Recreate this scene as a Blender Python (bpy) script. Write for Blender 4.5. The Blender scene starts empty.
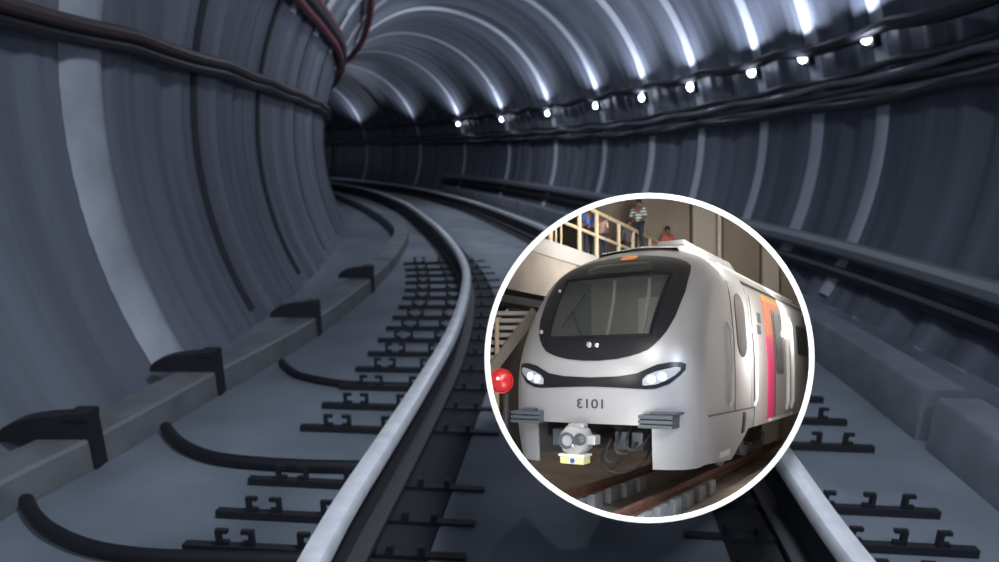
import bpy, bmesh, math, random
from mathutils import Vector, Matrix
random.seed(7)
SC = bpy.context.scene
COL = SC.collection
PI = math.pi
# ------------------------------------------------------------------ camera, world, exposure
F, CX, CY = 690.0, 499.5, 372.0
TH = math.atan2(222, 690)                     # the tunnel runs downhill by this angle
cam = bpy.data.cameras.new('camera'); camo = bpy.data.objects.new('camera', cam); COL.objects.link(camo)
camo.rotation_euler = (PI / 2, 0, 0)
cam.sensor_width = 36.0; cam.lens = 36.0 * F / 999.0; cam.shift_y = (372 - 281) / 999.0
cam.clip_start = 0.02; cam.clip_end = 200
cam.dof.use_dof = True; cam.dof.focus_distance = 1.1; cam.dof.aperture_fstop = 4.5
SC.camera = camo
W = bpy.data.worlds.new('world'); SC.world = W; W.use_nodes = True
bg = W.node_tree.nodes['Background']; bg.inputs[0].default_value = (0.55, 0.68, 1.0, 1); bg.inputs[1].default_value = 0.62
SC.view_settings.view_transform = 'Standard'; SC.view_settings.look = 'None'
SC.view_settings.exposure = 0.0; SC.view_settings.gamma = 1.0; SC.view_settings.use_curve_mapping = False
MT = Matrix.Rotation(TH, 4, 'X')
S = 0.1                                       # the depot model stands at one tenth of full size
O = Vector((1.515, 11.5, -2.14)); A = math.atan(0.624)
MR = Matrix.Translation(O * S) @ Matrix.Rotation(-A, 4, 'Z')
MD = Matrix.Identity(4)

# ------------------------------------------------------------------ materials
def mat(name, col, rough=0.6, metal=0.0, noise=None, emit=None, spec=0.5, bump=None, coat=0.0, alpha=None):
    m = bpy.data.materials.new(name); m.use_nodes = True
    nt = m.node_tree; b = nt.nodes['Principled BSDF']
    b.inputs['Base Color'].default_value = (*col, 1); b.inputs['Roughness'].default_value = rough
    b.inputs['Metallic'].default_value = metal; b.inputs['Specular IOR Level'].default_value = spec
    b.inputs['Coat Weight'].default_value = coat
    if alpha is not None: b.inputs['Alpha'].default_value = alpha
    if emit: b.inputs['Emission Color'].default_value = (*emit[0], 1); b.inputs['Emission Strength'].default_value = emit[1]
    if noise or bump:
        tc = nt.nodes.new('ShaderNodeTexCoord'); mp = nt.nodes.new('ShaderNodeMapping')
        n = nt.nodes.new('ShaderNodeTexNoise')
        sc, amt, stretch = noise or (bump[0], 0, (1, 1, 1))
        mp.inputs['Scale'].default_value = stretch
        nt.links.new(tc.outputs['Object'], mp.inputs[0]); nt.links.new(mp.outputs[0], n.inputs[0])
        n.inputs['Scale'].default_value = sc; n.inputs['Detail'].default_value = 6
        if noise:
            r = nt.nodes.new('ShaderNodeValToRGB')
            r.color_ramp.elements[0].position = 0.3; r.color_ramp.elements[1].position = 0.7
            r.color_ramp.elements[0].color = (*[c * (1 - amt) for c in col], 1)
            r.color_ramp.elements[1].color = (*[min(1, c * (1 + amt)) for c in col], 1)
            nt.links.new(n.outputs[0], r.inputs[0]); nt.links.new(r.outputs[0], b.inputs['Base Color'])
        if bump:
            bp = nt.nodes.new('ShaderNodeBump'); bp.inputs['Strength'].default_value = bump[1]; bp.inputs['Distance'].default_value = 0.01
            n2 = nt.nodes.new('ShaderNodeTexNoise'); n2.inputs['Scale'].default_value = bump[0]
            nt.links.new(tc.outputs['Object'], n2.inputs[0])
            nt.links.new(n2.outputs[0], bp.inputs['Height']); nt.links.new(bp.outputs[0], b.inputs['Normal'])
    return m

def lining_mat(name, lo, hi, rough):
    """cast lining with grime that runs round each ring: streaks keyed to the distance along the bore"""
    m = bpy.data.materials.new(name); m.use_nodes = True
    nt = m.node_tree; b = nt.nodes['Principled BSDF']; b.inputs['Roughness'].default_value = rough
    uv = nt.nodes.new('ShaderNodeUVMap'); uv.uv_map = 'bore'
    mp = nt.nodes.new('ShaderNodeMapping'); mp.inputs['Scale'].default_value = (3.2, 0.12, 1)
    n = nt.nodes.new('ShaderNodeTexNoise'); n.inputs['Scale'].default_value = 1.0; n.inputs['Detail'].default_value = 5; n.inputs['Roughness'].default_value = 0.62
    r = nt.nodes.new('ShaderNodeValToRGB')
    r.color_ramp.elements[0].position = 0.33; r.color_ramp.elements[1].position = 0.7
    r.color_ramp.elements[0].color = (*lo, 1); r.color_ramp.elements[1].color = (*hi, 1)
    nt.links.new(uv.outputs[0], mp.inputs[0]); nt.links.new(mp.outputs[0], n.inputs[0])
    nt.links.new(n.outputs[0], r.inputs[0]); nt.links.new(r.outputs[0], b.inputs['Base Color'])
    return m

M = {}
M['lining'] = lining_mat('lining', (0.07, 0.078, 0.10), (0.20, 0.215, 0.25), 0.45)
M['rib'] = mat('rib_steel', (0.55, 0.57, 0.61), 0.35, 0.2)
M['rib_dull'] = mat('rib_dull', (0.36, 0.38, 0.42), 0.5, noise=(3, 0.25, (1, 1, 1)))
M['seam'] = mat('seam_gasket', (0.02, 0.022, 0.028), 0.8)
M['slab'] = mat('slab', (0.155, 0.175, 0.20), 0.42, noise=(1.6, 0.3, (1, 1, 1)))
M['slab_c'] = mat('centre_slab', (0.20, 0.22, 0.245), 0.5, noise=(2.5, 0.25, (1, 1, 1)))
M['gutter'] = mat('gutter', (0.012, 0.013, 0.017), 0.8)
M['kerb'] = mat('kerb', (0.14, 0.145, 0.15), 0.6, noise=(5, 0.25, (1, 1, 1)))
M['kerb_r'] = mat('kerb_right', (0.17, 0.18, 0.20), 0.5, noise=(5, 0.2, (1, 1, 1)))
M['iron'] = mat('dark_iron', (0.012, 0.012, 0.016), 0.6)
M['rail_head'] = mat('polished_rail', (0.93, 0.93, 0.94), 0.28, 0.3, noise=(14, 0.15, (1, 1, 1)))
M['rail_web'] = mat('rail_web', (0.06, 0.06, 0.065), 0.6, 0.3)
M['black'] = mat('black_rubber', (0.008, 0.008, 0.011), 0.5)
M['brown'] = mat('brown_sheath', (0.045, 0.028, 0.028), 0.5)
M['maroon'] = mat('maroon_sheath', (0.13, 0.018, 0.03), 0.45)
M['grey_cable'] = mat('grey_sheath', (0.12, 0.13, 0.15), 0.4)
M['pipe'] = mat('pipe', (0.22, 0.23, 0.25), 0.4, 0.2)
M['lamp'] = mat('lamp_glow', (0.8, 0.85, 1), 0.4, emit=((0.72, 0.80, 1.0), 22))
M['white_rim'] = mat('white_rim', (0.95, 0.95, 0.95), 0.4, emit=((1, 1, 1), 0.9))  # glow added so the rim shows pure white; it is no lamp
M['shell'] = mat('drum_shell', (0.78, 0.77, 0.75), 0.7)  # pale colour chosen to bounce added fill light inside the case
M['silver'] = mat('train_silver', (0.42, 0.42, 0.43), 0.38, 0.3)
M['silver_side'] = mat('brushed_side', (0.46, 0.445, 0.44), 0.5, 0.15)
M['mask'] = mat('mask_black', (0.010, 0.011, 0.014), 0.3, spec=0.35)
M['display'] = mat('display_glass', (0.03, 0.033, 0.036), 0.15, spec=0.35)
M['glass'] = mat('pane', (0.10, 0.115, 0.12), 0.05, alpha=0.32)
M['cab'] = mat('cab_interior', (0.42, 0.38, 0.33), 0.7)
M['cab_dark'] = mat('cab_dark', (0.03, 0.032, 0.035), 0.5)
M['cab_light'] = mat('cab_light', (0.75, 0.70, 0.62), 0.6)
M['win'] = mat('window_dark', (0.02, 0.032, 0.04), 0.15)
M['lens'] = mat('headlight_lens', (0.45, 0.48, 0.54), 0.15)
M['bulb'] = mat('headlight_bulb', (0.95, 0.95, 1), 0.2, emit=((0.9, 0.95, 1), 0.7))
M['chrome'] = mat('chrome', (0.75, 0.75, 0.77), 0.2, 0.9)
M['polew'] = mat('pale_rail', (0.93, 0.93, 0.93), 0.3)
M['slate'] = mat('slate_buffer', (0.085, 0.10, 0.12), 0.5)
M['amber'] = mat('amber', (0.9, 0.28, 0.02), 0.3, emit=((1, 0.25, 0.01), 0.3))
M['amber_pale'] = mat('amber_pale', (0.95, 0.72, 0.25), 0.3)
M['pink'] = mat('pink_band', (0.9, 0.05, 0.22), 0.35)
M['orange'] = mat('orange_band', (0.88, 0.22, 0.08), 0.35)
M['yellow'] = mat('yellow_band', (0.85, 0.45, 0.05), 0.35)
M['red'] = mat('red_lens', (0.42, 0.012, 0.012), 0.3)
M['white'] = mat('white_paint', (0.8, 0.8, 0.78), 0.4)
M['yel'] = mat('coupler_yellow', (0.78, 0.72, 0.35), 0.45)
M['blue'] = mat('blue_dot', (0.03, 0.1, 0.5), 0.4)
M['under'] = mat('underframe', (0.035, 0.033, 0.032), 0.7, noise=(30, 0.4, (1, 1, 1)))
M['coupler'] = mat('coupler_steel', (0.42, 0.43, 0.43), 0.4, 0.2)
M['ink'] = mat('number_ink', (0.05, 0.05, 0.055), 0.5)
M['rust'] = mat('rusty_rail', (0.22, 0.11, 0.08), 0.6, 0.1, noise=(40, 0.3, (1, 1, 1)))
M['plinth'] = mat('plinth', (0.42, 0.44, 0.45), 0.7, noise=(30, 0.2, (1, 1, 1)))
M['dfloor'] = mat('depot_floor', (0.42, 0.35, 0.30), 0.8, noise=(9, 0.25, (1, 1, 1)))
M['sand'] = mat('sandy_strip', (0.55, 0.46, 0.38), 0.8, noise=(20, 0.15, (1, 1, 1)))
M['dwall'] = mat('depot_wall', (0.30, 0.25, 0.205), 0.8, noise=(6, 0.3, (1, 1, 0.5)))
M['dwall2'] = mat('depot_pilaster', (0.46, 0.42, 0.36), 0.8, noise=(6, 0.15, (1, 1, 0.5)))
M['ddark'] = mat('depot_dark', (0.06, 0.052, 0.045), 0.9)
M['dconc'] = mat('depot_concrete', (0.33, 0.29, 0.25), 0.75, noise=(8, 0.15, (1, 1, 1)))
M['slabw'] = mat('walkway_slab', (0.42, 0.40, 0.38), 0.6)
M['cream'] = mat('cream_railing', (0.62, 0.50, 0.34), 0.5)
M['tread'] = mat('stair_tread', (0.45, 0.42, 0.38), 0.6)
M['pipew'] = mat('pale_pipe', (0.70, 0.65, 0.55), 0.5)
M['skin'] = mat('skin', (0.17, 0.085, 0.055), 0.6)
M['hair'] = mat('hair', (0.012, 0.01, 0.01), 0.7)
M['sh_blue'] = mat('blue_shirt', (0.03, 0.09, 0.38), 0.8)
M['sh_rose'] = mat('dusty_shirt', (0.42, 0.28, 0.25), 0.8)
M['sh_red'] = mat('red_shirt', (0.45, 0.10, 0.08), 0.8)
M['sh_dk'] = mat('dark_shirt', (0.08, 0.085, 0.10), 0.8)
M['trous'] = mat('dark_trousers', (0.015, 0.018, 0.035), 0.8)
def stripes():
    m = mat('striped_shirt', (0.7, 0.72, 0.7), 0.8); nt = m.node_tree; b = nt.nodes['Principled BSDF']
    tc = nt.nodes.new('ShaderNodeTexCoord'); w = nt.nodes.new('ShaderNodeTexWave'); w.bands_direction = 'Z'; w.inputs['Scale'].default_value = 32
    r = nt.nodes.new('ShaderNodeValToRGB'); r.color_ramp.interpolation = 'CONSTANT'
    r.color_ramp.elements[0].color = (0.05, 0.09, 0.12, 1); r.color_ramp.elements[1].position = 0.42; r.color_ramp.elements[1].color = (0.62, 0.68, 0.66, 1)
    nt.links.new(tc.outputs['Object'], w.inputs[0]); nt.links.new(w.outputs[0], r.inputs[0]); nt.links.new(r.outputs[0], b.inputs['Base Color'])
    return m
M['sh_str'] = stripes()

# ------------------------------------------------------------------ mesh helpers
class MB:
    def __init__(s): s.v = []; s.f = []; s.uv = None
    def add(s, vs, fs):
        o = len(s.v); s.v += [tuple(v) for v in vs]; s.f += [tuple(o + i for i in f) for f in fs]; return s
    def box(s, x0, x1, y0, y1, z0, z1, bev=0.0):
        if bev <= 0:
            vs = [(x, y, z) for x in (x0, x1) for y in (y0, y1) for z in (z0, z1)]
            return s.add(vs, [(0, 1, 3, 2), (4, 6, 7, 5), (0, 4, 5, 1), (2, 3, 7, 6), (0, 2, 6, 4), (1, 5, 7, 3)])
        bm = bmesh.new(); bmesh.ops.create_cube(bm, size=1)
        for v in bm.verts: v.co = Vector(((x0 + x1) / 2 + v.co.x * (x1 - x0), (y0 + y1) / 2 + v.co.y * (y1 - y0), (z0 + z1) / 2 + v.co.z * (z1 - z0)))
        bmesh.ops.bevel(bm, geom=bm.edges[:], offset=bev, segments=2, affect='EDGES', profile=0.6)
        return s.frombm(bm)
    def frombm(s, bm):
        bm.verts.index_update(); s.add([v.co[:] for v in bm.verts], [[v.index for v in f.verts] for f in bm.faces]); bm.free(); return s
    def grid(s, rows, closed=False, flip=False):
        n = len(rows[0]); o = len(s.v)
        for r in rows: s.v += [tuple(p) for p in r]
        for i in range(len(rows) - 1):
            for j in range(n if closed else n - 1):
                k = (j + 1) % n
                q = (o + i * n + j, o + i * n + k, o + (i + 1) * n + k, o + (i + 1) * n + j)
                s.f.append(q[::-1] if flip else q)
        return s
    def tube(s, pts, r, n=10, caps=True):
        pts = [Vector(p) for p in pts]; rows = []; up = None
        for i, p in enumerate(pts):
            d = (pts[min(i + 1, len(pts) - 1)] - pts[max(i - 1, 0)]).normalized()
            if up is None: up = Vector((0, 0, 1)) if abs(d.z) < .9 else Vector((1, 0, 0))
            a = d.cross(up).normalized(); b = a.cross(d); up = b
            rr = r[i] if isinstance(r, (list, tuple)) else r
            rows.append([p + a * math.cos(2 * PI * k / n) * rr + b * math.sin(2 * PI * k / n) * rr for k in range(n)])
        o = len(s.v); s.grid(rows, True)
        if caps:
            s.f.append(tuple(o + k for k in range(n))); s.f.append(tuple(o + (len(pts) - 1) * n + k for k in range(n))[::-1])
        return s
    def lathe(s, prof, c, axis, n=24):
        ax = Vector(axis).normalized(); a = ax.orthogonal().normalized(); b = ax.cross(a); c = Vector(c)
        rows = [[c + ax * h + (a * math.cos(2 * PI * k / n) + b * math.sin(2 * PI * k / n)) * max(r, 1e-5) for k in range(n)] for r, h in prof]
        return s.grid(rows, True)
    def bar(s, p, q, w, h):
        p = Vector(p); q = Vector(q); d = (q - p).normalized(); up = Vector((0, 0, 1)) if abs(d.z) < .95 else Vector((0, 1, 0))
        a = d.cross(up).normalized(); b = a.cross(d)
        rows = [[c + a * i * w / 2 + b * j * h / 2 for i, j in ((-1, -1), (1, -1), (1, 1), (-1, 1))] for c in (p, q)]
        o = len(s.v); s.grid(rows, True); s.f += [(o, o + 3, o + 2, o + 1), (o + 4, o + 5, o + 6, o + 7)]; return s
CLIP = []
def tag(o, label=None, cat=None, group=None, kind=None):
    for k, v in (('label', label), ('category', cat), ('group', group), ('kind', kind)):
        if v: o[k] = v
    return o
def build(name, mb, m, parent=None, frame='T', smooth=True, org=None, clip=True):
    """one mesh object. frame T: tunnel metres; D / R: depot model (full-size metres, built at S)"""
    k = 1.0 if frame == 'T' else S
    base = {'T': MT, 'D': MD, 'R': MR}[frame]
    if parent is not None: org = Vector(parent['_org'])
    elif org is None:
        xs = [v[0] for v in mb.v]; ys = [v[1] for v in mb.v]; zs = [v[2] for v in mb.v]
        org = Vector(((min(xs) + max(xs)) / 2, (min(ys) + max(ys)) / 2, min(zs)))
    org = Vector(org)
    me = bpy.data.meshes.new(name)
    me.from_pydata([tuple((Vector(v) - org) * k) for v in mb.v], [], mb.f); me.validate(); me.update()
    bm = bmesh.new(); bm.from_mesh(me)
    if mb.uv is None: bmesh.ops.recalc_face_normals(bm, faces=bm.faces[:])
    bm.to_mesh(me); bm.free()
    if mb.uv is not None:
        l = me.uv_layers.new(name='bore')
        for lp in me.loops: l.data[lp.index].uv = mb.uv[lp.vertex_index]
    if smooth:
        me.shade_smooth() if hasattr(me, 'shade_smooth') else None
        try: me.set_sharp_from_angle(angle=math.radians(38))
        except Exception: pass
    me.materials.append(M[m] if isinstance(m, str) else m)
    o = bpy.data.objects.new(name, me); COL.objects.link(o)
    if parent is not None: o.parent = parent
    else: o.matrix_world = base @ Matrix.Translation(org * k)
    o['_org'] = list(org)
    if frame != 'T' and clip: CLIP.append(o)
    return o
def empty(name, org, frame, label, cat, group=None):
    o = bpy.data.objects.new(name, None); COL.objects.link(o); org = Vector(org)
    o.matrix_world = {'T': MT, 'D': MD, 'R': MR}[frame] @ Matrix.Translation(org * (1.0 if frame == 'T' else S))
    o['_org'] = list(org); o.empty_display_size = .05
    return tag(o, label, cat, group)

# ------------------------------------------------------------------ the bore: centre line
KEY = [(.23, -5), (.23, -2.5), (.23, 0), (.25, 1.5), (.31, 2.2), (.38, 2.9), (.46, 3.9), (.48, 5.1), (.42, 6.4), (.17, 8.2), (-.36, 10.9), (-1.5, 15.5), (-3.5, 21.0), (-6.6, 26.5), (-10.8, 31), (-16, 34), (-22, 35.5)]
def cr(pts, n=14):
    out = []
    for i in range(len(pts) - 1):
        p = [Vector(pts[max(0, min(len(pts) - 1, i + k))]) for k in (-1, 0, 1, 2)]
        for j in range(n):
            t = j / n
            out.append(.5 * ((2 * p[1]) + (-p[0] + p[2]) * t + (2 * p[0] - 5 * p[1] + 4 * p[2] - p[3]) * t * t + (-p[0] + 3 * p[1] - 3 * p[2] + p[3]) * t ** 3))
    out.append(Vector(pts[-1])); return out
def resample(pl, step):
    out = [pl[0].copy()]; acc = 0
    for a, b in zip(pl, pl[1:]):
        L = (b - a).length; 
        while L > 1e-9 and acc + L >= step:
            a = a + (b - a) * ((step - acc) / L); L = (b - a).length; acc = 0; out.append(a.copy())
        acc += L
    return out
CL = resample(cr(KEY), 0.05)
for _ in range(12): CL = [CL[0]] + [(CL[i - 1] + CL[i] * 2 + CL[i + 1]) / 4 for i in range(1, len(CL) - 1)] + [CL[-1]]
NS = len(CL)
TAN = [(CL[min(i + 6, NS - 1)] - CL[max(i - 6, 0)]).normalized() for i in range(NS)]
def at(i, off, z):                     # station index, sideways offset, height
    i = max(0, min(NS - 1, int(i))); t = TAN[i]; return Vector((CL[i].x + t.y * off, CL[i].y - t.x * off, z))
def idx(y): return min(range(NS), key=lambda i: abs(CL[i].y - y))
R = 2.6
def wallp(i, deg, r=R):
    a = math.radians(deg); c = math.cos(a); i = max(0, min(NS - 1, int(i)))
    if c < 0: q = max(0, min(1, (CL[i].y - 6) / 6)); c *= 1 - .13 * q * q * (3 - 2 * q)      # the bore tightens on the inside of the bend
    return at(i, r * c, r * math.sin(a))
RIBY = [-1.4, .6, 3.62, 5.75, 6.6, 7.5, 8.9, 10.4, 12.3, 14.8, 17.7, 20.8, 24, 27.5, 31]
RIB = [idx(y) for y in RIBY]
SEAM = [(a + b) // 2 for a, b in zip(RIB, RIB[1:])]
S0, S1 = idx(-3.2), NS - 1
def rad(i):
    s = i * .05; r = R + .010 * math.sin(s * 16.5) + .006 * math.sin(s * 41 + 1)
    for k in SEAM:
        d = abs(i - k) * .05
        if d < .12: r += .05 * (1 - (d / .12) ** 2)
    return r
def lining(name, a0, a1, n, kind='structure'):
    mb = MB(); rows = []; uv = []
    for i in range(S0, S1):
        rr = rad(i); row = []
        for j in range(n + 1):
            a = a0 + (a1 - a0) * j / n; row.append(wallp(i, a, rr)); uv.append((i * .05, math.radians(a) * R))
        rows.append(row)
    mb.grid(rows); mb.uv = uv
    return tag(build(name, mb, 'lining'), kind=kind)
lining('wall_right', -28.5, 55, 26); lining('ceiling', 55, 125, 20); lining('wall_left', 125, 208.5, 26)
def strip(rows_def, a, b, step=2):
    """rows_def: list of (offset, z); swept along the centre line between stations a and b, closed section"""
    mb = MB(); st = list(range(a, b, step)) + [b]
    rows = [[at(i, o, z) for o, z in rows_def] for i in st]
    mb.grid(rows, True); n = len(rows_def); L = len(mb.v)
    mb.f += [tuple(range(n)), tuple(range(L - n, L))[::-1]]
    return mb
tag(build('floor', strip([(-2.3, -1.24), (2.3, -1.24), (2.2, -1.5), (-2.2, -1.5)], S0, S1 - 1, 3), 'slab'), kind='structure')
# ribs: pale steel flanges round the bore, one at each ring joint
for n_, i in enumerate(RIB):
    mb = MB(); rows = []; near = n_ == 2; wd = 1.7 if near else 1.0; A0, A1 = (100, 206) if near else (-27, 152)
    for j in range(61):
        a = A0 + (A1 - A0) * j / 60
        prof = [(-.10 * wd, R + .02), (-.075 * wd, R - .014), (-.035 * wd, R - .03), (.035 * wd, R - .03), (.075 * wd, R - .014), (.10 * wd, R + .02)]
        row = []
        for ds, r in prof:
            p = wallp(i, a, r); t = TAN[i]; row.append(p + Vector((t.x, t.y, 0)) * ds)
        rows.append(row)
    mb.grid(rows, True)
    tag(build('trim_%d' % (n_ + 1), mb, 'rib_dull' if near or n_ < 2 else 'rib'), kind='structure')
# dark gaskets in the joints on the inside of the bend
for n_, y in enumerate((5.1, 6.95, 8.6, 10.2, 12)):
    i = idx(y); mb = MB(); rows = []
    for j in range(31):
        row = []
        for ds, r in ((-.055, R + .02), (-.04, R - .015), (.04, R - .015), (.055, R + .02)):
            p = wallp(i, 140 + 66 * j / 30, r); t = TAN[i]; row.append(p + Vector((t.x, t.y, 0)) * ds)
        rows.append(row)
    mb.grid(rows, True); tag(build('trim_%d' % (n_ + 71), mb, 'seam'), kind='structure')

# ------------------------------------------------------------------ track in the tunnel
G = .74
T0 = idx(.35); T1 = idx(27)
GR = .68
def rail(name, off, label):
    root = empty(name, at(idx(2), off, -1.24), 'T', label, 'rail', 'running rails of the tunnel track')
    w = .037
    build('rail_web', strip([(off - .011, -1.04), (off - .011, -1.18), (off - .065, -1.19), (off - .065, -1.208), (off + .065, -1.208), (off + .065, -1.19), (off + .011, -1.18), (off + .011, -1.04)], T0, T1), 'rail_web', root)
    build('rail_head', strip([(off - w, -1.043), (off - w, -1.012), (off - w + .008, -1.001), (off - .01, -.997), (off + .01, -.997), (off + w - .008, -1.001), (off + w, -1.012), (off + w, -1.043)], T0, T1), 'rail_head', root)
    return root
rail('running_rail', -G, 'bright polished left rail of the tunnel track, curving up from the bottom edge')
rail('running_rail', GR, 'duller right rail of the tunnel track, running below the white ring to the bottom right')
for sgn in (-1, 1):
    a, b = sorted((sgn * ((G if sgn < 0 else GR) + .05), sgn * ((G if sgn < 0 else GR) - .235)))
    tag(build('trim_%d' % (31 if sgn < 0 else 32), strip([(a, -1.226), (b, -1.226), (b, -1.245), (a, -1.245)], T0, T1), 'gutter'), kind='structure')
tag(build('trim_33', strip([(-.50, -1.228), (-.49, -1.222), (.44, -1.222), (.45, -1.228), (.45, -1.243), (-.50, -1.243)], T0, T1), 'slab_c'), kind='structure')
def make_tie(i, off, out):
    """dark sleeper bar under one rail; out = +1/-1 the side away from the track centre"""
    c = at(i, off, -1.24); t = TAN[i]; sd = Vector((t.y, -t.x, 0)); f = Vector((t.x, t.y, 0))
    o = empty('rail_tie', c, 'T', None, None)
    bar = MB(); bar.bar(c + sd * out * .56 + Vector((0, 0, .016)), c - sd * out * .075 + Vector((0, 0, .016)), .032, .028)
    bar.bar(c - sd * out * .065 + Vector((0, 0, .016)), c - sd * out * .36 + Vector((0, 0, .016)), .032, .028)
    build('tie_bar', bar, 'iron', o, smooth=False)
    for d, w in ((.44, 1), (.33, -1), (.17, 1)):
        b = c + sd * out * d + Vector((0, 0, .03)); m = MB()
        m.bar(b, b + Vector((0, 0, .05)), .016, .02)
        m.bar(b + Vector((0, 0, .048)) - sd * .008 * w, b + Vector((0, 0, .048)) + sd * w * .032, .016, .014)
        m.bar(b + Vector((0, 0, .007)) - sd * .008 * w, b + Vector((0, 0, .007)) + sd * w * .032, .016, .014)
        build('rail_clip', m, 'iron', o, smooth=False)
    # two small spikes on the inner end
    for d in (.12, .22):
        b = c - sd * out * d + Vector((0, 0, .03)); m = MB(); m.bar(b, b + Vector((0, 0, .03)), .02, .03); build('rail_clip', m, 'iron', o, smooth=False)
    return o
tieY = [1.62, 1.83, 2.05, 2.3, 2.82, 3.12, 3.45, 3.8, 4.15, 4.5, 4.85, 5.2, 5.6, 6.0, 6.4, 6.8, 7.2, 7.6, 8.0]
for side_, off in (('left', -G), ('right', GR)):
    for k, y in enumerate(tieY):
        if side_ == 'right' and 4.0 < y < 9: continue          # hidden behind the round case
        o = make_tie(idx(y), off, -1 if off < 0 else 1)
        nth = ['nearest', 'second nearest', 'third nearest', 'fourth nearest', 'fifth nearest', 'sixth nearest', 'seventh nearest', 'eighth nearest', 'ninth nearest', 'tenth nearest', 'eleventh', 'twelfth', 'thirteenth', 'fourteenth', 'fifteenth', 'sixteenth', 'third farthest', 'second farthest', 'farthest'][k]
        tag(o, 'dark iron tie with upright clips under the %s rail, %s %s' % (side_, nth, 'to the viewer' if 'nearest' in nth else 'along that rail'), 'rail tie', 'iron ties under the %s tunnel rail' % side_)

# kerbs
LK = resample(cr([(-1.82, -.5), (-1.80, 1.0), (-1.76, 2.1), (-1.64, 2.6), (-1.50, 3.4), (-1.27, 4.7), (-1.16, 6.5), (-1.20, 8.6), (-1.42, 10.7), (-2.35, 14), (-3.6, 17.5), (-5.0, 21)]), .05)
for _ in range(8): LK = [LK[0]] + [(LK[i - 1] + LK[i] * 2 + LK[i + 1]) / 4 for i in range(1, len(LK) - 1)] + [LK[-1]]
def lkp(i, off, z):
    i = max(0, min(len(LK) - 1, i)); t = (LK[min(i + 3, len(LK) - 1)] - LK[max(0, i - 3)]).normalized(); return Vector((LK[i].x + t.y * off, LK[i].y - t.x * off, z))
def lki(y): return min(range(len(LK)), key=lambda i: abs(LK[i].y - y))
def path_strip(sec, a, b, f, step=1):
    mb = MB(); st = list(range(a, b, step)) + [b]; mb.grid([[f(i, o, z) for o, z in sec] for i in st], True); n = len(sec); L = len(mb.v)
    mb.f += [tuple(range(n)), tuple(range(L - n, L))[::-1]]; return mb
lky = [-.4, 1.5, 2.57, 3.47, 4.71, 6.25, 7.4, 9.6, 12.5, 16, 20.5]
pos = ['in the bottom left corner', 'below the nearest dark hood', 'between the two nearest dark hoods', 'between the second and third dark hoods', 'just past the third dark hood', 'past the fourth dark hood', 'where the kerb starts to bend', 'on the bend beside the pale patch of floor', 'far round the bend', 'farthest one still seen']
for k in range(len(lky) - 1):
    a, b = lki(lky[k]) + 1, lki(lky[k + 1])
    if b - a < 3: continue
    mb = path_strip([(0, -1.238), (0, -1.12), (-.012, -1.108), (-.20, -1.108), (-.20, -1.238)], a, b, lkp)
    tag(build('concrete_kerb', mb, 'kerb'), 'low concrete kerb stone at the foot of the left wall, ' + pos[k], 'kerb', 'left kerb stones')
rky = [.4, 2.92, 4.6, 6.6, 8.8, 11, 14, 17, 20]
posr = ['nearest one at the right edge', 'second one, running up to the white ring', 'hidden partly behind the white ring', 'behind the white ring', 'deep in the tunnel past the ring', 'deeper still', 'in the dark far stretch', 'farthest']
for k in range(len(rky) - 1):
    a, b = idx(rky[k]), idx(rky[k + 1])
    if 2 <= k <= 3: continue
    mb = path_strip([(1.48, -1.238), (1.48, -1.02), (1.495, -1.0), (1.66, -1.0), (1.66, -1.238)], a + (1 if k else 0), b - 1, at)
    tag(build('concrete_kerb', mb, 'kerb_r'), 'tall concrete kerb along the right side of the track, ' + posr[k], 'kerb', 'right kerb stones')
# dark hoods on the left kerb
hl = ['largest dark hood on the left kerb, nearest the left edge of the view', 'dark hood on the left kerb, second from the left edge', 'small dark hood on the left kerb, third from the left edge', 'smallest dark hood on the left kerb, farthest along']
for (y, w), lb in zip(((2.52, .36), (3.42, .34), (4.66, .32), (6.2, .30)), hl):
    i = lki(y); mb = MB(); rows = []
    base = lkp(i, .004, -1.106)
    root = empty('kerb_hood', base, 'T', lb, 'cable hood', 'dark hoods on the left kerb')
    for d in (.02, .10):
        row = [base + Vector((0, d, 0)), base + Vector((0, d, .09))]
        for q in range(0, 11):
            a = q / 10 * PI / 2; row.append(base + Vector((-.06 - (w - .06) * math.sin(a), d, .10 * math.cos(a) ** .8 if q < 10 else 0)))
        rows.append(row)
    mb.grid(rows, True); n = len(rows[0]); mb.f += [tuple(range(n)), tuple(range(n, 2 * n))[::-1]]
    build('hood_shell', mb, 'iron', root)
    lip = MB(); lip.box(base.x - .07, base.x + .014, base.y + .01, base.y + .11, base.z + .085, base.z + .11); build('hood_cap', lip, 'iron', root, smooth=False)
    ep = MB(); ep.box(base.x + .0, base.x + .016, base.y + .02, base.y + .10, -1.238, base.z + .09); build('hood_end_plate', ep, 'iron', root, smooth=False)
# hoses over the slab
def bp(x, y, zt):
    a = (x - CX) / F; b = (CY - y) / F; du = -math.sin(TH) + b * math.cos(TH); d = zt / du
    return Vector((a * d, d * (math.cos(TH) + b * math.sin(TH)), zt))
hoses = [([(26, 500), (34, 515), (52, 531), (90, 547), (150, 556), (250, 559), (325, 560)], .026, 'thick black hose curving from the kerb to the rail, nearest the bottom edge'),
         ([(166, 427), (174, 438), (190, 449), (222, 459), (290, 465), (372, 467)], .027, 'black hose curving from the left kerb to the rail, middle of the three'),
         ([(282, 362), (290, 370), (305, 377), (345, 384), (400, 386), (424, 386)], .022, 'thin black hose curving from the left kerb to the rail, farthest of the three')]
for pts, r, lb in hoses:
    p3 = [bp(x, y, -1.24 + r) for x, y in pts]; sm = cr([tuple(p) for p in p3], 6)
    tag(build('drain_hose', MB().tube(sm, r, 10), 'black'), lb, 'hose', 'hoses across the left slab')

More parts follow.
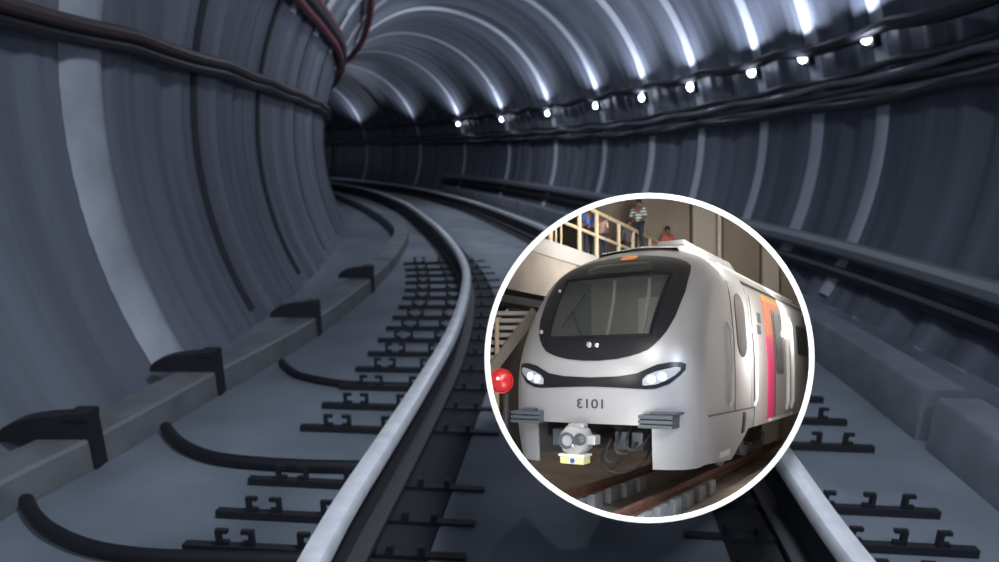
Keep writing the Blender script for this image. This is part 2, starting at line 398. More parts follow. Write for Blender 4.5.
# ------------------------------------------------------------------ cables, pipe and lamps on the walls
def cable(name, fdeg, r, m, label, cat='cable', group=None, rr=R - .06, y0=-2.5, y1=30, sag=.0, per=1.5):
    a, b = idx(y0), idx(y1); pts = []
    for i in range(a, b, 3):
        s = i * .05; deg = fdeg(CL[i].y) if callable(fdeg) else fdeg
        p = wallp(i, deg, rr - r); p.z -= sag * abs(math.sin(PI * s / per)); pts.append(p)
    return tag(build(name, MB().tube(pts, r, 9), m), label, cat, group)
cable('wall_cable', 13.4 + 153, .035, 'brown', 'brown cable along the left wall, upper one of the pair', group='cables on the left wall', sag=.02)
cable('wall_cable', 167.9, .035, 'black', 'black cable along the left wall, lower one of the pair', group='cables on the left wall', rr=R - .04, sag=.02)
for d, r, m, lb in ((147.5, .05, 'black', 'black cable high on the left wall, lowest of the group of four'), (149.5, .045, 'maroon', 'maroon cable high on the left wall, lower of the two side by side'), (151.5 - 5.2, .04, 'maroon', 'maroon cable high on the left wall, upper of the two side by side'), (131, .055, 'maroon', 'lone maroon cable on the tunnel roof at the top left of centre')):
    cable('roof_cable', d, r, m, lb, group='cables high on the left wall', rr=R - .04, y0=3, sag=.01)
def rise(base, top): return lambda y: base + (top - base) * max(0, min(1, (11 - y) / 7.5))
cable('wall_cable', 20.5, .05, 'black', 'thick black cable on the right wall above the tunnel lamps', group='cables on the right wall', rr=R - .05, sag=.05)
for k, (b_, t_, m, r, lb) in enumerate(((10.4, 16.2, 'black', .03, 'black cable on the right wall just below the lamps, topmost of the bundle'), (9.2, 14.6, 'grey_cable', .032, 'grey cable in the right wall bundle, second from the top'), (7.9, 13.2, 'black', .035, 'black cable in the right wall bundle, third from the top'), (6.7, 11.8, 'grey_cable', .03, 'grey cable in the right wall bundle, fourth from the top'), (5.6, 10.6, 'black', .045, 'thick black cable at the bottom of the right wall bundle'))):
    cable('wall_cable', rise(b_, t_), r, m, lb, group='cables on the right wall', rr=R - .03 - .008 * (k % 2), sag=.035, per=1.5 + .12 * k)
cable('wall_pipe', -18.3, .075, 'pipe', 'fat grey pipe low along the right tunnel wall', 'pipe', rr=R - .02, y1=22)
cable('wall_pipe', -22.5, .05, 'black', 'black pipe just under the fat grey pipe on the right wall', 'pipe', rr=R - .02, y1=22)
lampname = ['nearest to the top edge', 'second nearest', 'third nearest', 'fourth nearest', 'fifth nearest', 'sixth nearest', 'seventh nearest', 'eighth nearest', 'farthest']
for k, i in enumerate(RIB[3:12]):
    t = TAN[i]; f = Vector((t.x, t.y, 0))
    n = -(wallp(i, 17) - at(i, 0, 0)).normalized(); up = f.cross(n); up = up if up.z > 0 else -up
    c = wallp(i, 17 + 2.2 * max(0, 1 - k / 4), R - .035)
    root = empty('tunnel_lamp', c, 'T', 'small blue-white lamp on the right tunnel wall between the cables, ' + lampname[k], 'lamp', 'lamps on the right wall')
    mb = MB()
    rows = []
    for h, w, l in ((-.03, .05, .09), (.03, .05, .09), (.045, .04, .075)):
        rows.append([c + n * h + up * sx * l + f * sy * w for sx, sy in ((-1, -1), (1, -1), (1, 1), (-1, 1))])
    mb.grid(rows, True); mb.f.append((8, 9, 10, 11)); build('lamp_housing', mb, 'iron', root)
    g = MB(); g.lathe([(0, .045), (.035, .047), (.05, .06), (.045, .085), (.025, .10), (0, .105)], c, n, 14); build('lamp_lens', g, 'lamp', root)

def fill_light(name, p, power, size, col, d, frame='T', spread=PI):
    l = bpy.data.lights.new(name, 'AREA'); l.energy = power; l.size = size; l.color = col; l.spread = spread
    o = bpy.data.objects.new(name, l); COL.objects.link(o)
    d = Vector(d).normalized(); q = d.to_track_quat('-Z', 'Y')
    base = MT if frame == 'T' else MD
    o.matrix_world = base @ Matrix.Translation(Vector(p)) @ q.to_matrix().to_4x4(); return o
# each wall lamp throws light round its own ring
for k, i in enumerate(RIB[3:12]):
    p = wallp(i, 20, R - .35)
    l = bpy.data.lights.new('ring_light', 'SPOT'); l.energy = 88; l.spot_size = math.radians(150); l.spot_blend = .9; l.shadow_soft_size = .03; l.color = (.72, .8, 1)
    o = bpy.data.objects.new('ring_light', l); COL.objects.link(o)
    d = (wallp(i, 62, R) - p).normalized(); o.matrix_world = MT @ Matrix.Translation(wallp(i, 17, R - .30)) @ d.to_track_quat('-Z', 'Y').to_matrix().to_4x4()
for i in RIB[12:14]:
    l = bpy.data.lights.new('ring_light', 'SPOT'); l.energy = 70; l.spot_size = math.radians(150); l.spot_blend = .9; l.shadow_soft_size = .05; l.color = (.72, .8, 1)
    o = bpy.data.objects.new('ring_light', l); COL.objects.link(o)
    o.matrix_world = MT @ Matrix.Translation(wallp(i, 17, R - .5)) @ (wallp(i, 70, R) - wallp(i, 17, R - .5)).normalized().to_track_quat('-Z', 'Y').to_matrix().to_4x4()
# unseen fill lights added under the roof to brighten walls and floor
for y, e in ((-1.4, 60), (1.2, 90), (9, 60), (14, 60)):
    fill_light('roof_fill', at(idx(y), .5, 2.3), e, .5, (.78, .86, 1), (-.35, .25, -1))

# ------------------------------------------------------------------ the round case with its white rim, given an added glow
RC = ((649.5 - CX) / F, (CY - 358) / F)
def ringp(px, d, k, n=96):
    a = 2 * PI * k / n; return Vector((d * (RC[0] + px / F * math.cos(a)), d, d * (RC[1] + px / F * math.sin(a)))) / S
case = empty('display_drum', ringp(165, .88, 72), 'D', 'round display drum with a white rim given an added glow, holding the train depot model', 'display case')
D0, D1 = .875, 2.56
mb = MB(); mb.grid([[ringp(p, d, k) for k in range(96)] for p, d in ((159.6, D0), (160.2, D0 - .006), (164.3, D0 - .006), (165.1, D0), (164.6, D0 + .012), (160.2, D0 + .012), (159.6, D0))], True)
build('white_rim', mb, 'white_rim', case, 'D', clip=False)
mb = MB(); mb.grid([[ringp(p, d, k) for k in range(96)] for p, d in ((163.2, D0 + .012), (163.4, 1.2), (163.4, 1.7), (163.4, 2.2), (163.2, D1 + .02), (161.4, D1), (161.2, 2.2), (161.2, 1.7), (161.2, 1.2), (161.2, D0 + .012), (163.2, D0 + .012))], True)
# the drum's foot is cut to stand on the track slab
foot = MT @ Vector((0, 0, -1.12)); fn = MT.to_3x3() @ Vector((0, 0, 1))
bm = bmesh.new(); vs = [bm.verts.new(v) for v in mb.v]; bm.verts.ensure_lookup_table()
for f in mb.f:
    try: bm.faces.new([vs[i] for i in f])
    except ValueError: pass
bmesh.ops.remove_doubles(bm, verts=bm.verts[:], dist=1e-5)
bmesh.ops.bisect_plane(bm, geom=bm.verts[:] + bm.edges[:] + bm.faces[:], plane_co=foot / S, plane_no=fn, clear_inner=True)
build('drum_shell', MB().frombm(bm), 'shell', case, 'D', clip=False)
strip_m = mat('fill_strip', (1, 1, 1), .4, emit=((1, .96, .9), 2))  # glowing strip added out of sight behind the rim to brighten the model
mb = MB(); mb.grid([[ringp(p, D0 + .0125 + q, k) for k in range(96)] for p, q in ((160.4, 0), (160.4, .002), (162.8, .002), (162.8, 0), (160.4, 0))], True)
build('fill_strip', mb, strip_m, case, 'D', clip=False)
# unseen fill lights added inside the case, aimed in at the model
def case_fill(px, deg, d, power, size, dirn, col=(1, .97, .92)):
    a = math.radians(deg); p = Vector((d * (RC[0] + px / F * math.cos(a)), d, d * (RC[1] + px / F * math.sin(a))))
    fill_light('case_fill', p, power, size, col, dirn, 'D')
case_fill(138, 110, .93, .30, .08, (0.0, 1, -.6))
case_fill(140, 165, .93, .22, .08, (.35, 1, -.3))
case_fill(142, 8, 1.35, .6, .12, (-.5, 1, -.1))
case_fill(145, 18, 1.75, .35, .12, (-.5, 1, -.2))
case_fill(142, 235, .90, .28, .06, (0.15, 1, -.02))
case_fill(130, 75, 1.55, 3.8, .16, (.2, 1, -.25))
case_fill(140, 60, 1.3, .35, .12, (.05, 1, -.5))

# ------------------------------------------------------------------ depot shell (seen through the ring)
dw = MB(); dw.box(-2.5, 16, 25.0, 25.3, -2.7, 8.5)
tag(build('wall_back', dw, 'dwall', frame='D', smooth=False), kind='structure')
def px2x(px, Y): return (px - CX) / F * Y
def py2z(py, Y): return (CY - py) / F * Y
for n_, (a, b, m) in enumerate(((693, 716, 'dwall2'), (763, 779, 'dwall2'))):
    p = MB(); p.box(px2x(a, 24.7), px2x(b, 24.7), 24.7, 25.02, -2.6, 8.4)
    tag(build('trim_%d' % (41 + n_), p, m, frame='D', smooth=False), kind='structure')
for n_, a in enumerate((690.5, 760.5)):
    p = MB(); p.box(px2x(a, 24.9), px2x(a, 24.9) + .09, 24.86, 25.02, -2.6, 8.4)
    tag(build('trim_%d' % (51 + n_), p, 'ddark', frame='D', smooth=False), kind='structure')
p = MB(); p.tube([(px2x(719.5, 24.4), 24.4, -2.6), (px2x(719.5, 24.4), 24.4, 8)], .07, 10)
tag(build('wall_pipe', p, 'pipew', frame='D'), 'pale upright pipe on the brown depot wall behind the train', 'pipe')
p = MB(); p.box(-9, 16, 6, 25.1, -2.75, -2.62)
tag(build('floor_depot', p, 'dfloor', frame='D', smooth=False), kind='structure')
# dark wall under the walkway, parallel to the train
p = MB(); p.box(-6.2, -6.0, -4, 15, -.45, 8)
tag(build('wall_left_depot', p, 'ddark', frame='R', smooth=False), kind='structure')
# track under the train
for sg, lb in ((-1, 'rusty brown rail under the left side of the train'), (1, 'rusty brown rail under the right side of the train, nearest the rim')):
    o = empty('depot_rail', (sg * .72, 0, -.17), 'R', lb, 'rail', 'rails under the train')
    for nm, sec in (('rail_head', [(-.045, -.05), (-.045, -.01), (-.03, 0), (.03, 0), (.045, -.01), (.045, -.05)]), ('rail_web', [(-.012, -.05), (-.012, -.13), (-.08, -.15), (-.08, -.17), (.08, -.17), (.08, -.15), (.012, -.13), (.012, -.05)])):
        m_ = MB(); m_.grid([[(sg * .72 + a, t, z) for a, z in sec] for t in [-5 + .5 * k for k in range(38)]], True); build(nm, m_, 'rust', o, 'R')
for sg in (-1, 1):
    for k in range(14):
        t = -2.6 + k * .8 + (.3 if sg > 0 else 0)
        if sg > 0 and t < -1.6: continue
        m_ = MB(); m_.box(sg * .72 - .17, sg * .72 + .17, t, t + .42, -.478, -.171, .02)
        if k < 9: tag(build('rail_plinth', m_, 'plinth', frame='R', smooth=False), 'grey concrete plinth under the %s rusty rail, number %s counting back from the rim' % ('left' if sg < 0 else 'right', ['one', 'two', 'three', 'four', 'five', 'six', 'seven', 'eight', 'nine'][k]), 'plinth', 'plinths under the depot rails')
m_ = MB(); m_.box(-.42, .42, -5, 13, -.478, -.40); tag(build('trim_61', m_, 'dconc', frame='R', smooth=False), kind='structure')
m_ = MB(); m_.box(1.15, 1.75, -5, 13, -.478, -.33); tag(build('trim_62', m_, 'sand', frame='R', smooth=False), kind='structure')
# walkway
wz = 5.44
m_ = MB(); m_.box(-5.95, -3.25, -3, 15, wz - .42, wz, .03)
wk = tag(build('walkway_slab', m_, 'slabw', frame='R', smooth=False), 'pale concrete walkway slab high on the left of the train', 'walkway')
m_ = MB(); m_.box(-4.2, -3.3, 2.2, 6.4, 4.02, wz - .42); tag(build('concrete_beam', m_, 'dconc', frame='R', smooth=False), 'grey-brown concrete beam under the walkway, left of the train roof', 'beam')
m_ = MB(); m_.box(-4.0, -3.35, 2.2, 6.4, 3.72, 3.9); tag(build('cable_tray', m_, 'cab_dark', frame='R', smooth=False), 'dark ledge under the concrete beam left of the train', 'ledge')
rl = empty('walkway_railing', (-3.33, 0, wz), 'R', 'cream painted metal railing along the walkway edge above the train', 'railing')
build('top_rail', MB().tube([(-3.33, -2, wz + 1.3), (-3.33, 14, wz + 1.3)], .055, 8), 'cream', rl, 'R')
build('middle_rail', MB().tube([(-3.33, -2, wz + .62), (-3.33, 14, wz + .62)], .045, 8), 'cream', rl, 'R')
for t in (3.2, 4.9, 6.6, 7.75, 9.4, 10.6, 12.2): build('railing_post', MB().tube([(-3.33, t, wz), (-3.33, t, wz + 1.3)], .06, 8), 'cream', rl, 'R')
# second low panel of thin balusters at the left end
for t in (3.55, 3.9, 4.25, 5.2, 5.5): build('baluster', MB().tube([(-3.33, t, wz), (-3.33, t, wz + .62)], .025, 6), 'cream', rl, 'R')
# stair at the lower left
st = empty('metal_stair', (px2x(500, 14), 14, -2.6), 'D', 'open metal stair with pale treads at the left inside the ring', 'stair')
a3 = Vector((px2x(535, 14.2), 14.2, py2z(312, 14.2))); b3 = Vector((px2x(488, 13.4), 13.4, py2z(374, 13.4)))
build('stringer', MB().bar(a3, b3, .06, .22), 'dconc', st, 'D', smooth=False)
build('handrail', MB().tube([a3 + Vector((-.55, .6, .1)), b3 + Vector((-.75, .6, .3))], .03, 6), 'cream', st, 'D')
for k in range(8):
    q = a3.lerp(b3, (k + .2) / 8.3); build('tread', MB().box(q.x - 1.4, q.x - .02, q.y, q.y + .3, q.z - .035, q.z + .045), 'tread', st, 'D', smooth=False)
build('stair_post', MB().tube([(px2x(497, 13.6), 13.6, py2z(318, 13.6)), (px2x(497, 13.6), 13.6, -2.6)], .045, 8), 'cream', st, 'D')
# red round lamp
rd = empty('signal_lamp', (px2x(501, 11), 11, -2.6), 'D', 'round red lamp on a dark post left of the train front', 'signal lamp')
c = (px2x(501, 11), 11, py2z(381, 11))
build('red_lens', MB().lathe([(0, .07), (.09, .055), (.16, .02), (.18, -.02)], c, (0, -1, 0), 28), 'red', rd, 'D')
build('lamp_body', MB().lathe([(.18, -.01), (.20, .0), (.20, -.10), (.12, -.17), (0, -.17)], c, (0, -1, 0), 28), 'red', rd, 'D')
build('painted_glint', MB().lathe([(0, .015), (.025, .01), (.03, 0)], (c[0] - .05, c[1] - .062, c[2] + .04), (0, -1, 0), 12), 'white', rd, 'D')  # white cap painted in as a highlight on the red lens
build('post', MB().tube([(c[0] + .08, 11.12, -2.6), (c[0] + .08, 11.12, c[2] - .1)], .05, 10), 'iron', rd, 'D')

# ------------------------------------------------------------------ the train
def cl(x, a, b): return max(a, min(b, x))
HZ = 4.6
def hw(z):
    b = 1.71 - .10 * cl((1.3 - z) / .7, 0, 1) ** 1.5 - .1 * cl((z - 2.2) / 1.4, 0, 1) ** 1.6
    k = cl((z - 3.4) / 1.2, 0, 1); return b * math.sqrt(max(0, 1 - k ** 2.6))
def t0(z): return .33 * cl(z - 1.9, 0, 9) ** 1.8 + .6 * cl((z - 3.9) / .7, 0, 1) ** 2.5 + .05 * cl(1.2 - z, 0, 1)
DN, NN = .85, 3.0
def surf(u, z):
    r = cl(abs(u) / max(hw(z), 1e-6), 0, 1); return t0(z) + DN * (1 - (1 - r ** NN) ** (1 / NN))
train = empty('metro_train', (0, 0, 0), 'R', 'silver metro train with black windscreen mask standing on rusty rails in a depot', 'train')
TL = 12.0
def contour(z, off=0):
    h = hw(z); pts = []
    for k in range(41):
        r = math.sin(PI / 2 * (k / 20 - 1)); u = (h + off) * math.copysign(abs(r) ** .9, r); rr = min(1, abs(r) ** .9)
        pts.append((u, t0(z) - off + (DN) * (1 - (1 - rr ** NN) ** (1 / NN)), z))
    sd = [(1 + (TL - 1 - t0(z)) * q / 16) for q in range(1, 17)]
    base = t0(z) + DN
    L = [(-(h + off), base + (TL - base) * q / 16, z) for q in range(16, 0, -1)]
    Rr = [(h + off, base + (TL - base) * q / 16, z) for q in range(1, 17)]
    return L + pts + Rr
MASK = [(2.33, .12), (2.36, .45), (2.42, .72), (2.5, .92), (2.6, 1.03), (2.7, 1.11), (2.82, 1.18), (3.06, 1.26), (3.5, 1.31), (3.9, 1.28), (4.02, 1.24), (4.1, 1.15), (4.17, .98), (4.23, .78), (4.29, .45), (4.33, .15)]
def mw(z):
    if z <= MASK[0][0] or z >= MASK[-1][0]: return 0
    for (a, p), (b, q) in zip(MASK, MASK[1:]):
        if a <= z <= b: return p + (q - p) * (z - a) / (b - a)
zs = [1.0, 1.14, 1.28] + [1.28 + (3.4 - 1.28) * k / 16 for k in range(1, 17)] + [3.4 + 1.2 * math.sin(PI / 2 * k / 22) ** 1.0 for k in range(1, 23)]
zs[-1] = HZ - .0005
bd = MB(); rows = [contour(z) for z in zs]; n = len(rows[0]); bd.grid(rows)
def keep(f, mb):
    c = [sum(mb.v[i][k] for i in f) / len(f) for k in range(3)]
    if c[1] < 1.6 and abs(c[0]) < 1.03 and c[2] < 1.28: return False
    if 2.5 < c[2] < 4.12 and abs(c[0]) < mw(c[2]) * .88 and c[1] < surf(c[0], c[2]) + .3: return False
    return True
bd.f = [f for f in bd.f if keep(f, bd)]
build('body_shell', bd, 'silver', train, 'R')
def colpatch(cols, off, nz=8, mb=None, close=True):
    """patch on the nose: cols of (u, z_low, z_high)"""
    mb = mb or MB(); rows = []
    c2 = []
    for (a, p, q), (b, r, s_) in zip(cols, cols[1:]):
        k = max(1, int(abs(b - a) / .06))
        c2 += [(a + (b - a) * j / k, p + (r - p) * j / k, q + (s_ - q) * j / k) for j in range(k)]
    c2.append(cols[-1])
    for u, lo, hi in c2:
        row = [(u, surf(u, lo) + .06, lo)] + [(u, surf(u, lo + (hi - lo) * j / nz) - off, lo + (hi - lo) * j / nz) for j in range(nz + 1)] + [(u, surf(u, hi) + .06, hi)]
        rows.append(row)
    rows = [[(p[0], p[1] + off + .06 if i not in (0, len(rows[0]) - 1) else p[1], p[2]) for i, p in enumerate(rows[0])]] + rows + [[(p[0], p[1] + off + .06 if i not in (0, len(rows[0]) - 1) else p[1], p[2]) for i, p in enumerate(rows[-1])]]
    mb.grid(rows); return mb
# windscreen mask with its opening
GL = dict(z0=2.74, z1=3.86)
def gw(z): return .93 + .06 * (z - 2.74)
mz = [2.331, 2.345] + [2.36 + (2.74 - 2.36) * k / 8 for k in range(9)] + [2.74 + 1.12 * k / 16 for k in range(1, 17)] + [3.86 + .44 * k / 12 for k in range(1, 13)] + [4.325]
mk = MB(); rows = []
for z in mz:
    w = mw(z); g = min(gw(z), w * .98); row = []
    us = [-w, -w] + [-w + (w - g) * j / 5 for j in range(1, 6)] + [-g + 2 * g * j / 24 for j in range(1, 24)] + [g + (w - g) * j / 5 for j in range(0, 5)] + [w, w]
    for j, u in enumerate(us): row.append((u, surf(u, z) + (.05 if j in (0, len(us) - 1) else -.02), z))
    rows.append(row)
mk.grid(rows)
def inhole(f):
    c = [sum(mk.v[i][k] for i in f) / 4 for k in range(3)]; return GL['z0'] < c[2] < GL['z1'] and abs(c[0]) < gw(c[2])
mk.f = [f for f in mk.f if not inhole(f)]
maskob = build('windscreen_mask', mk, 'mask', train, 'R')
fr = []
for k in range(25): fr.append((-gw(2.74) + 2 * gw(2.74) * k / 24, 2.74))
for k in range(1, 13): fr.append((gw(2.74 + 1.12 * k / 12), 2.74 + 1.12 * k / 12))
for k in range(1, 25): fr.append((gw(3.86) - 2 * gw(3.86) * k / 24, 3.86))
for k in range(1, 13): z = 3.86 - 1.12 * k / 12; fr.append((-gw(z), z))
build('window_frame', MB().tube([(u, surf(u, z) - .025, z) for u, z in fr], .028, 6), 'mask', train, 'R')
gl = MB(); gl.grid([[(gw(z) * (k / 12 - 1), surf(gw(z) * (k / 12 - 1), z) - .005, z) for k in range(25)] for z in [2.74 + 1.12 * j / 10 for j in range(11)]])
build('windscreen', gl, 'glass', train, 'R')
cb = MB(); cb.box(-1.2, 1.2, 2.7, 2.75, 2.2, 4.3); build('cab_wall', cb, 'cab', train, 'R', smooth=False)
cb = MB(); cb.box(-.15, .72, 2.62, 2.7, 2.3, 3.62); build('cab_door', cb, 'cab_light', train, 'R', smooth=False)
cb = MB(); cb.box(.78, 1.12, 2.4, 2.6, 2.3, 4.0); build('cab_cabinet', cb, 'cab_dark', train, 'R', smooth=False)
cb = MB(); cb.box(-1.1, 1.1, .75, 1.4, 2.5, 2.80, .03); build('driver_desk', cb, 'cab_dark', train, 'R', smooth=False)
cb = MB(); cb.box(-1.15, 1.15, 1.5, 2.7, 3.95, 4.0); build('cab_roof', cb, 'cab', train, 'R', smooth=False)
for u0, nm in ((-.35, 1), (.35, 1)):
    pts = [(u0 + .16 * (1 - math.cos(k / 10 * PI / 2)) * -1, 1.9, 3.9 - 1.05 * k / 10) for k in range(11)]
    build('cab_grab_rail', MB().tube(pts, .035, 6), 'cab_light', train, 'R')
build('destination_display', colpatch([(-.62, 3.94, 4.08), (-.5, 3.92, 4.14), (.5, 3.92, 4.14), (.66, 3.92, 4.06)], .035, 4), 'display', train, 'R')
build('roof_marker_lamp', colpatch([(-.10, 4.235, 4.29), (-.06, 4.22, 4.31), (.16, 4.22, 4.31), (.20, 4.235, 4.29)], .06, 3), 'amber', train, 'R')
# wipers
def onn(u, z, off): return (u, surf(u, z) - off, z)
wp = build('wiper', MB().tube([onn(-.08, 2.60, .05), onn(-.32, 2.85, .09), onn(-.56, 3.22, .09)], .013, 6), 'iron', train, 'R')
build('wiper_blade', MB().tube([onn(-.70, 2.92, .06), onn(-.56, 3.22, .06), onn(-.44, 3.55, .06)], .012, 6), 'iron', train, 'R')
build('wiper_pivot', MB().lathe([(.05, -.03), (.05, .03), (.0, .05)], onn(-.08, 2.60, .03), (0, -1, 0), 12), 'chrome', train, 'R')
build('wiper_pivot', MB().lathe([(.04, -.03), (.04, .03), (.0, .05)], onn(.06, 2.59, .03), (0, -1, 0), 12), 'chrome', train, 'R')
build('mask_stud', MB().lathe([(.04, -.03), (.04, .02), (.0, .03)], onn(-1.12, 2.86, .03), (0, -1, 0), 12), 'chrome', train, 'R')
build('mask_stud', MB().lathe([(.03, -.03), (.03, .02), (.0, .03)], onn(-1.05, 3.65, .03), (0, -1, 0), 12), 'chrome', train, 'R')
# headlight band
band = [(0, 1.90, 2.05), (.5, 1.885, 2.07), (.8, 1.87, 2.12), (.95, 1.865, 2.19), (1.1, 1.875, 2.26), (1.3, 1.95, 2.30), (1.44, 2.08, 2.30), (1.51, 2.18, 2.27)]
build('headlight_band', colpatch([(-a, b, c_) for a, b, c_ in band[::-1]] + band[1:], .02, 8), 'mask', train, 'R')
lens = [(.90, 1.93, 2.02), (.96, 1.925, 2.09), (1.1, 1.94, 2.15), (1.25, 2.0, 2.19), (1.38, 2.09, 2.22), (1.45, 2.17, 2.215)]
for sg in (-1, 1):
    L_ = [(sg * a, b, c_) for a, b, c_ in lens]; L_ = L_ if sg > 0 else L_[::-1]
    h = build('headlight', colpatch(L_, .035, 6), 'lens', train, 'R')
    for u, z in ((1.04, 2.02), (1.2, 2.07)):
        build('headlight_bulb', MB().lathe([(.07, -.06), (.07, .01), (.045, .0), (.04, .03), (0, .045)], onn(sg * u, z, .04), (sg * .35, -1, 0), 14), 'bulb', h, 'R')
# fleet number, reversed as the photograph shows it
cu = bpy.data.curves.new('fleet_number', 'FONT'); cu.body = '1013'; cu.size = 1; cu.extrude = .02; cu.resolution_u = 3
to = bpy.data.objects.new('tmp', cu); COL.objects.link(to); bpy.context.view_layer.update()
me = bpy.data.meshes.new_from_object(to.evaluated_get(bpy.context.evaluated_depsgraph_get()))
xs = [v.co.x for v in me.vertices]; ys = [v.co.y for v in me.vertices]; x0, x1, y0, y1 = min(xs), max(xs), min(ys), max(ys)
nb = MB(); vv = []
for v in me.vertices:
    u = .23 - (v.co.x - x0) / (x1 - x0) * .47; z = 1.535 + (v.co.y - y0) / (y1 - y0) * .155; vv.append((u, surf(u, z) - .012 - (.01 if v.co.z > 0 else 0), z))
nb.add(vv, [tuple(p.vertices) for p in me.polygons]); bpy.data.objects.remove(to)
build('fleet_number', nb, 'ink', train, 'R', smooth=False)
# skirts
for sg in (-1, 1):
    cols = [(u, None) for u in (1.04, 1.15, 1.28, 1.4, 1.5, 1.58, 1.62)] + [(None, t) for t in (1.0, 1.4, 1.9, 2.4, 2.8, 3.2, 3.6, 4.0, 4.3)]
    rows = []
    for u, t in cols:
        zlo = .60 - (.02 if u else .12 * min(1, (t - .9) / 2)); zlo = zlo if (t is None or t < 2.9) else .48 + (t - 2.9) / 1.4 * .72
        row = []
        for j in range(9):
            z = zlo + (1.40 - zlo) * j / 8
            h = hw(z) + .012
            if u is not None:
                uu = min(u, hw(z) * .999); row.append((sg * uu, surf(uu, z) - .014, z))
            else: row.append((sg * h, t, z))
        rows.append(row)
    m_ = MB(); m_.grid(rows); bm = bmesh.new(); vs = [bm.verts.new(v) for v in m_.v]
    for f in m_.f: bm.faces.new([vs[i] for i in f])
    bmesh.ops.recalc_face_normals(bm, faces=bm.faces[:]); bmesh.ops.solidify(bm, geom=bm.faces[:], thickness=.04)
    build('skirt', MB().frombm(bm), 'silver', train, 'R')
# buffers
for sg in (-1, 1):
    m_ = MB(); x = sg * 1.17
    m_.box(x - .27, x + .27, -.12, .25, 1.25, 1.47, .02)
    for k in range(3): m_.box(x - .28, x + .28, -.17, -.11, 1.255 + .075 * k, 1.255 + .075 * k + .055, .008)
    b_ = build('anti_climber', m_, 'slate', train, 'R', smooth=False)
    m_ = MB(); m_.box(x - .12, x + .33 if sg > 0 else x + .14, -.10, .3, 1.47, 1.51, .02); build('anti_climber_cap', m_, 'slate', b_, 'R', smooth=False)
# coupler
build('coupler_shaft', MB().tube([(-.1, -.2, 1.0), (-.02, 1.3, 1.02)], .13, 12), 'under', train, 'R')
m_ = MB(); m_.lathe([(.12, .25), (.22, .2), (.26, .1), (.26, -.12), (.23, -.17), (0, -.17)], (-.10, -.32, 1.03), (0, 1, 0), 10)
cp = build('coupler_head', m_, 'coupler', train, 'R')
build('coupler_cone', MB().lathe([(.135, 0), (.135, .05), (.11, .05), (.09, -.0), (0, -.02)], (-.19, -.49, 1.03), (0, -1, 0), 20), 'slate', cp, 'R')
build('coupler_cup', MB().lathe([(.10, 0), (.10, .05), (.085, .05), (.06, .0), (0, .0)], (.05, -.49, 1.06), (0, -1, 0), 18), 'slate', cp, 'R')
build('coupler_pin', MB().lathe([(.03, 0), (.03, .10), (0, .12)], (-.05, -.49, .96), (0, -1, 0), 10), 'chrome', cp, 'R')
build('coupler_lug', MB().box(.13, .27, -.42, -.2, .97, 1.12, .02), 'coupler', cp, 'R', smooth=False)
build('coupler_lug', MB().box(-.22, .06, -.40, -.22, 1.23, 1.30, .02), 'coupler', cp, 'R', smooth=False)
eb = build('electric_box', MB().box(-.29, .13, -.55, -.28, .66, .80, .02), 'yel', train, 'R', smooth=False)
build('box_lid', MB().box(-.31, .15, -.57, -.26, .78, .82, .01), 'white', eb, 'R', smooth=False)
build('box_badge', MB().lathe([(.04, 0), (.04, .015), (0, .016)], (-.06, -.555, .72), (0, -1, 0), 14), 'blue', eb, 'R')
for k, (u, z, r) in enumerate(((.15, .68, .04), (.24, .8, .05), (.42, .95, .07), (.6, 1.02, .06))):
    build('air_hose', MB().tube(cr([(u, .3, z + .2), (u + .03, .0, z), (u + .12, -.08, z - .12), (u + .24, .1, z - .1), (u + .32, .35, z + .1)], 5), r * .45, 8), 'under', train, 'R')
build('train_hose', MB().tube(cr([(.2, -.1, .75), (.38, -.2, .58), (.62, -.1, .52), (.85, .2, .68), (.9, .5, .98)], 6), .02, 8), 'iron', train, 'R')
for x_, w_ in ((.45, .12), (.72, .1), (-.72, .12)): build('equipment_box', MB().box(x_ - w_, x_ + w_, .25, .6, .85, 1.15, .02), 'slate', train, 'R', smooth=False)
build('underframe', MB().box(-1.3, 1.3, .95, TL - .1, .95, 1.32), 'under', train, 'R', smooth=False)
build('obstacle_plate', MB().box(-1.02, 1.03, 1.1, 1.16, .75, 1.2), 'under', train, 'R', smooth=False)
# bogie
bg_ = build('bogie', MB().box(-1.05, 1.05, 4.7, 8.5, .45, .75, .03), 'under', train, 'R', smooth=False)
for t in (5.4, 7.7):
    for sg in (-1, 1):
        build('wheel', MB().lathe([(0, -.07), (.36, -.07), (.43, -.05), (.43, .05), (.38, .07), (.30, .03), (.12, .03), (.1, .09), (0, .09)], (sg * .74, t, .43), (sg, 0, 0), 28), 'coupler', bg_, 'R')
        build('axle_box', MB().box(sg * 1.12 - .12, sg * 1.12 + .12, t - .2, t + .2, .3, .62, .03), 'slate', bg_, 'R', smooth=False)
for t in (5.9, 6.55, 7.2):
    build('suspension_spring', MB().tube([(1.2 + .09 * math.cos(k * .8), t + .09 * math.sin(k * .8), .45 + k * .011) for k in range(40)], .02, 6), 'under', bg_, 'R')
